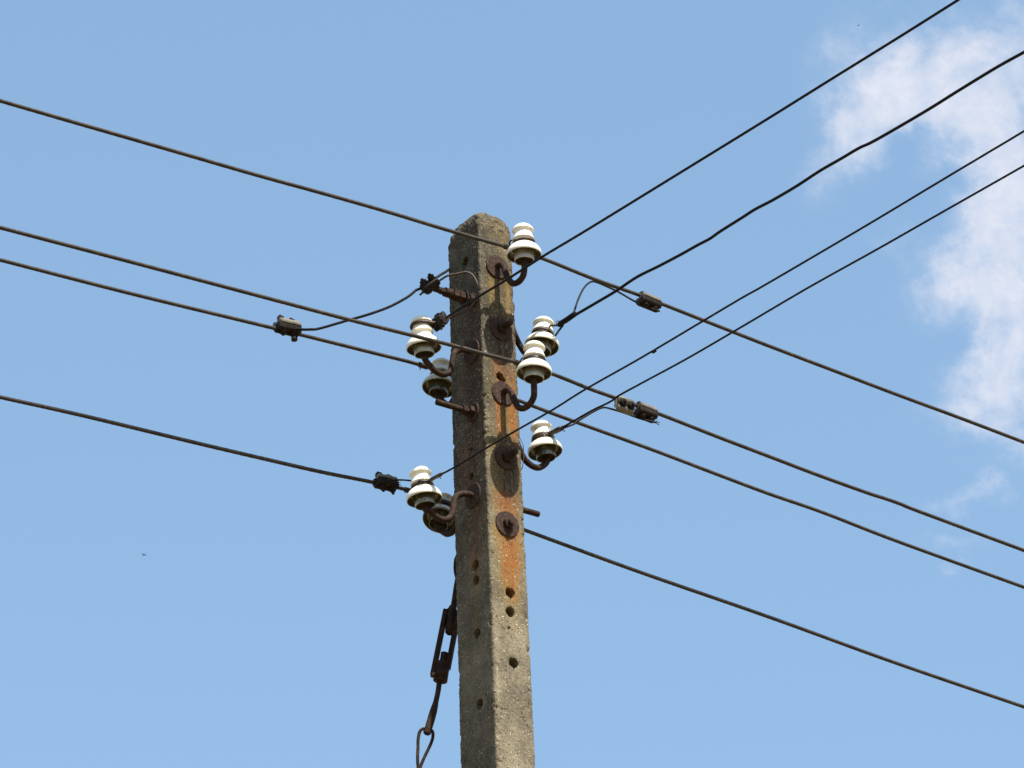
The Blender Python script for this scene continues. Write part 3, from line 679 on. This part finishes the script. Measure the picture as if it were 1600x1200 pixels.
# ---------------------------------------------------------------- parallel groove clamps
def clamp_(label, c, along, up, L=.060, wdt=.040, thk=.024, mtop=M_clamp, mbody=M_clamp, studs=(.010, .010), heads=(.008, .008), gapr=.006, bottomnut=(0, 1), grp='bolted clamps joining wires'):
    T = thing('wire_clamp', label, 'clamp', c, grp)
    m = basis(c, along, up)
    hw = wdt/2; hz = thk/2
    def arc(y0, r, z0, a0, a1, n=7): return [(y0+r*math.cos(R(a0+(a1-a0)*k/n)), z0+r*math.sin(R(a0+(a1-a0)*k/n))) for k in range(n+1)]
    r_ = wdt*.20
    top = arc(hw-r_, r_, hz-r_, -35, 105) + [(0, hz*.45)] + arc(-hw+r_, r_, hz-r_, 75, 215)
    bot = [(-hw*.90, hz-r_*1.2)] + arc(-hw*.36, r_*1.0, -hz+r_, 200, 285) + [(0, -hz*.72)] + arc(hw*.36, r_*1.0, -hz+r_, 255, 340) + [(hw*.90, hz-r_*1.2)]
    for s_, nm, mt, lw in ((top, 'upper_plate', mtop, .93), (bot, 'lower_plate', mbody, 1.0)):  # lit top and shaded underside are put into the plate colours
        q = MB(); extr(q, s_, L*lw, [(-.5, .86), (-.45, 1), (.45, 1), (.5, .86)])
        for v in q.v: v += Vector((0, 0, .0013*noise.fractal(v*75+Vector((c.x*50, 0, 0)), .7, 2, 3)))
        q.xf(m); q.build(nm, mt, T, 30)
    for i, x in enumerate((-L*.24, L*.24)):
        q = MB(); cyl(q, (x, 0, thk*.2), (x, 0, thk*.40+.002), .0135, 20, .0006); hexn(q, (x, 0, thk*.30), (x, 0, thk*.5+heads[i]*.8+.006), .0108, .2*i); cyl(q, (x, 0, thk*.3), (x, 0, thk*.5+heads[i]*.8+.012), .0048, 10, .001)
        hexn(q, (x, 0, -thk*.5-.006), (x, 0, -thk*.25), .0102, .4)
        cyl(q, (x, 0, -thk*.5-studs[i]), (x, 0, 0), .0045, 12, .001)
        if bottomnut[i] == 2: hexn(q, (x, 0, -thk*.5-studs[i]-.001), (x, 0, -thk*.5-studs[i]+.009), .0095, 0)
        q.xf(m); q.build('bolt', M_clamp, T)
    return T
hW = Vector((math.cos(TH_W), math.sin(TH_W), 0)); hT = Vector((math.cos(TH_T), math.sin(TH_T), 0))
def offs(p, fy, fz): return p + side*fy + Z*fz
dW1 = (pW('1', 1040, 478)-pW('1', 990, 458)).normalized()
clamp_('dark clamp on the topmost thick wire, right of the pole', offs(e1, -.008, -.004), dW1, Z+side*.35, .066, .046, .030, M_alu, M_clamp, (.009, .013), (.013, .011))
clamp_('dark clamp on the second thick wire, lower of the paired clamps', offs(e2, -.010, -.006), dW1, Z+side*.35, .060, .048, .032, M_alu, M_clamp, (.010, .014), (.013, .011))
clamp_('pale zinc clamp with two bolts facing out, beside the dark mid right clamp', offs(pW('2', 971, 633.5), -.014, -.006), dW1, Vector((.45, -.86, -.05)), .058, .046, .020, M_galv, M_galv, (.004, .004), (.004, .004))
dW3 = (pW('3', 470, 523)-pW('3', 400, 506)).normalized()
clamp_('clamp with a pale top on the third thick wire, far left', offs(e3, -.006, .003), dW3, Z+side*.15, .072, .046, .034, M_alu, M_clamp, (.012, .020), (.010, .008), bottomnut=(0, 2))
clamp_('dark clamp on the lowest thick wire left of the pole', offs(e4, -.008, -.002), dW3, Z+side*.3, .066, .044, .032, M_galv, M_clamp, (.016, .018), (.010, .008))
dA = (at(686, 432, yA)-at(657, 451, yA)).normalized()
clamp_('small tilted clamp on the jumper wire at the upper left of the pole', at(672, 445.5, yA), dA, Vector((.10, -.55, .8)), .052, .034, .024, M_clamp, M_clamp, (.006, .008), (.006, .006))
dB = (pT('1', 720, 481)-pT('1', 690, 501)).normalized()
clamp_('small knobbly clamp touching the cap of the upper left insulator', at(687, 503.5, yB), dB, Vector((.1, .1, 1)), .044, .036, .024, M_clamp, M_clamp, (.012, .016), (.012, .006))

# ---------------------------------------------------------------- stay with turnbuckle at lower left
sb = face_pt(792, 819.5, 'r')
st = thing('stay_tensioner', 'rusty stay hanging down the left of the pole with a slotted tensioner and ring', 'stay', sb-NR*2*hA(sb.z))
q = MB(); cyl(q, sb-NR*.001, sb+NR*.0045, .0375, 40, .0012); q.v = [v+NR*(.0008*noise.noise(v*90)) for v in q.v]; q.build('washer', M_wash, st)
q = MB(); hexn(q, sb+NR*.004, sb+NR*.016, .0165, .3); q.build('nut', M_iron, st)
q = MB(); cyl(q, sb, sb+NR*.026, .0085, 16, .0015); q.build('bolt_end', M_iron, st)
rb = sb-NR*2*hA(sb.z)
q = MB(); cyl(q, rb+NR*.02, rb-NR*.05, .010, 16, .0015); hexn(q, rb, rb-NR*.014, .017); q.build('bolt_end', M_iron, st)
YS = .14
def S(px, py, dy=0.): return at(px, py, YS+dy)
q = MB(); tube(q, catmull([rb-NR*.03, S(722, 862), S(716, 870), S(713.5, 880), S(713.5, 892), S(716, 903), S(716, 915)], 6), .0085, 12, rough=.06)
q.build('eye', M_iron, st)
q = MB(); tube(q, catmull([S(717, 900), S(714, 915), S(711, 935), S(707, 960), S(705, 985)], 5), .0085, 12, rough=.05); q.build('strap', M_iron, st)
q = MB(); tube(q, catmull([S(703, 952), S(705, 948), S(708, 952), S(707, 970), S(705, 984), S(702, 990), S(699.5, 986), S(701, 968), S(703, 952)], 5), .0055, 10)
cyl(q, S(706, 950), S(703, 991), .0135, 16, .005); q.build('upper_block', M_iron, st)
for (a, b_, w_) in (((696.5, 953), (675.5, 1057), 0), ((716.5, 955), (699.5, 1045), 0)):
    q = MB(); A0 = S(*a); B0 = S(*b_); d = (B0-A0).normalized()
    u = Vector((0, 1, 0)); u = (u-d*u.dot(d)).normalized(); v = d.cross(u)
    sec = [(.012, .0050), (.010, .0074), (-.010, .0062), (-.012, .0045), (-.012, -.0045), (-.010, -.0062), (.010, -.0062), (.012, -.0045)]
    for (t0, k) in ((0, .7), (.01, 1), (.99, 1), (1., .7)):
        pass
    vs = []; fs = []
    for (t0, k) in ((0, .7), (.012, 1), (.988, 1), (1., .7)):
        for (x, y) in sec: vs.append(A0.lerp(B0, t0)+u*x*k+v*y*k)
    for i in range(3):
        for k in range(8): x = i*8+k; y = i*8+(k+1) % 8; fs.append((x, y, y+8, x+8))
    fs += [tuple(range(8)), tuple(24+k for k in range(8))]
    q.add(vs, fs); q.build('side_bar', M_iron, st)
q = MB(); tube(q, catmull([S(694.5, 1020), S(694, 1024), S(692, 1036), S(690, 1050), S(688, 1063), S(687.5, 1066)], 5), [.0195 if 10 <= i <= 21 else .0095 for i in range(26)], 20, rough=.05); q.build('lower_block', M_iron, st)
q = MB(); cyl(q, S(675, 1055, -.022), S(700, 1048, -.022), .0060, 12, .001); q.build('cross_pin', M_iron, st)
q = MB(); tube(q, catmull([S(679, 1050), S(684, 1058), S(690, 1059), S(697, 1052)], 5), .009, 12); q.build('yoke', M_iron, st)
P = catmull([S(687, 1062), S(684.5, 1080), S(681, 1097), S(677, 1112), S(672.5, 1128), S(668.5, 1141), S(666.5, 1148)], 6)
rr = [.0072+.0032*min(1, max(0, (i-12)/6)) for i in range(len(P))]; rr[-1] = .0055; rr[-2] = .0085
q = MB(); tube(q, P, rr, 16, rough=.06); q.build('eye_rod', M_iron, st)
q = MB(); tube(q, catmull([S(668, 1140), S(662, 1138.5), S(656, 1143), S(653.5, 1155), S(653, 1170), S(652.5, 1185), S(653.5, 1200), S(655, 1208), S(656.5, 1200), S(661, 1188), S(668, 1173), S(674, 1160), S(676.5, 1150), S(675, 1142), S(668, 1138.5)], 6), .0044, 10, rough=.05); q.build('thimble', M_iron, st)
# guy wire on to its anchor in the ground
g0 = S(655, 1203); gd = (S(655, 1203)-S(705, 960)).normalized(); gd = Vector((-NR.x, -NR.y, 0))*.32 + Vector((0, 0, -1)); gL = g0.z/1.0
q = MB(); tube(q, resample([g0, g0+gd*gL], .25), .0048, 10, 5, .3); q.build('guy_cable', M_bare, st)
ge = g0+gd*gL
q = MB(); tube(q, [ge+Z*.25-Vector((gd.x, gd.y, 0))*.25, ge-Z*.3], .012, 12); q.build('ground_rod', M_iron, st)

# ---------------------------------------------------------------- birds far off
def bird(label, px, py, dist, span, head):
    c = CAM + ray(px, py).normalized()*dist
    m = Matrix.Translation(c) @ Matrix.Rotation(R(head), 4, 'Z') @ Matrix.Rotation(R(25), 4, 'Y')
    q = MB(); L = span*.45
    prof = [(-.5, .01), (-.42, .035), (-.2, .09), (.1, .12), (.3, .10), (.42, .075), (.5, .02)]
    vs = []; fs = []
    for (x, r) in prof:
        for k in range(10): a = 2*math.pi*k/10; vs.append((x*L, r*L*math.cos(a), r*L*math.sin(a)*.9))
    for i in range(len(prof)-1):
        for k in range(10): a = i*10+k; b_ = i*10+(k+1) % 10; fs.append((a, b_, b_+10, a+10))
    fs += [tuple(range(10)), tuple(60+k for k in range(10))]
    q.add(vs, fs)
    for s in (1, -1):      # wing with thickness, swept back
        st_ = [(0, .20, -.10, .02), (.25, .24, -.10, .10), (.55, .12, -.16, .16), (.85, -.08, -.26, .10), (1., -.24, -.30, .05)]
        vs = []; fs = []
        for (t_, le, te, zz) in st_:
            y = s*(t_*span/2)
            vs += [(le*L*1.2, y, zz*L+.01*L), (te*L*1.2, y, zz*L+.01*L), (te*L*1.2, y, zz*L-.01*L), (le*L*1.2, y, zz*L-.01*L)]
        for i in range(4):
            for k in range(4): a = i*4+k; b_ = i*4+(k+1) % 4; fs.append((a, b_, b_+4, a+4))
        fs += [(0, 1, 2, 3), (16, 17, 18, 19)]; q.add(vs, fs)
    q.add([(-.42*L, .02*L, 0), (-.75*L, .10*L, 0), (-.66*L, 0, 0), (-.75*L, -.10*L, 0), (-.42*L, -.02*L, 0), (-.42*L, 0, .015*L)], [(0, 1, 2, 5), (5, 2, 3, 4), (0, 5, 4, 2)])
    q.xf(m); o = q.build('bird', M_bird); tag(o, label, 'bird', 'distant birds in flight')
bird('tiny dark bird in open sky left of the pole, below the lowest thick wire', 225, 867, 230, .30, 130)
bird('tiny speck of a bird high up left of the cloud', 1341.3, 39.5, 330, .24, 60)
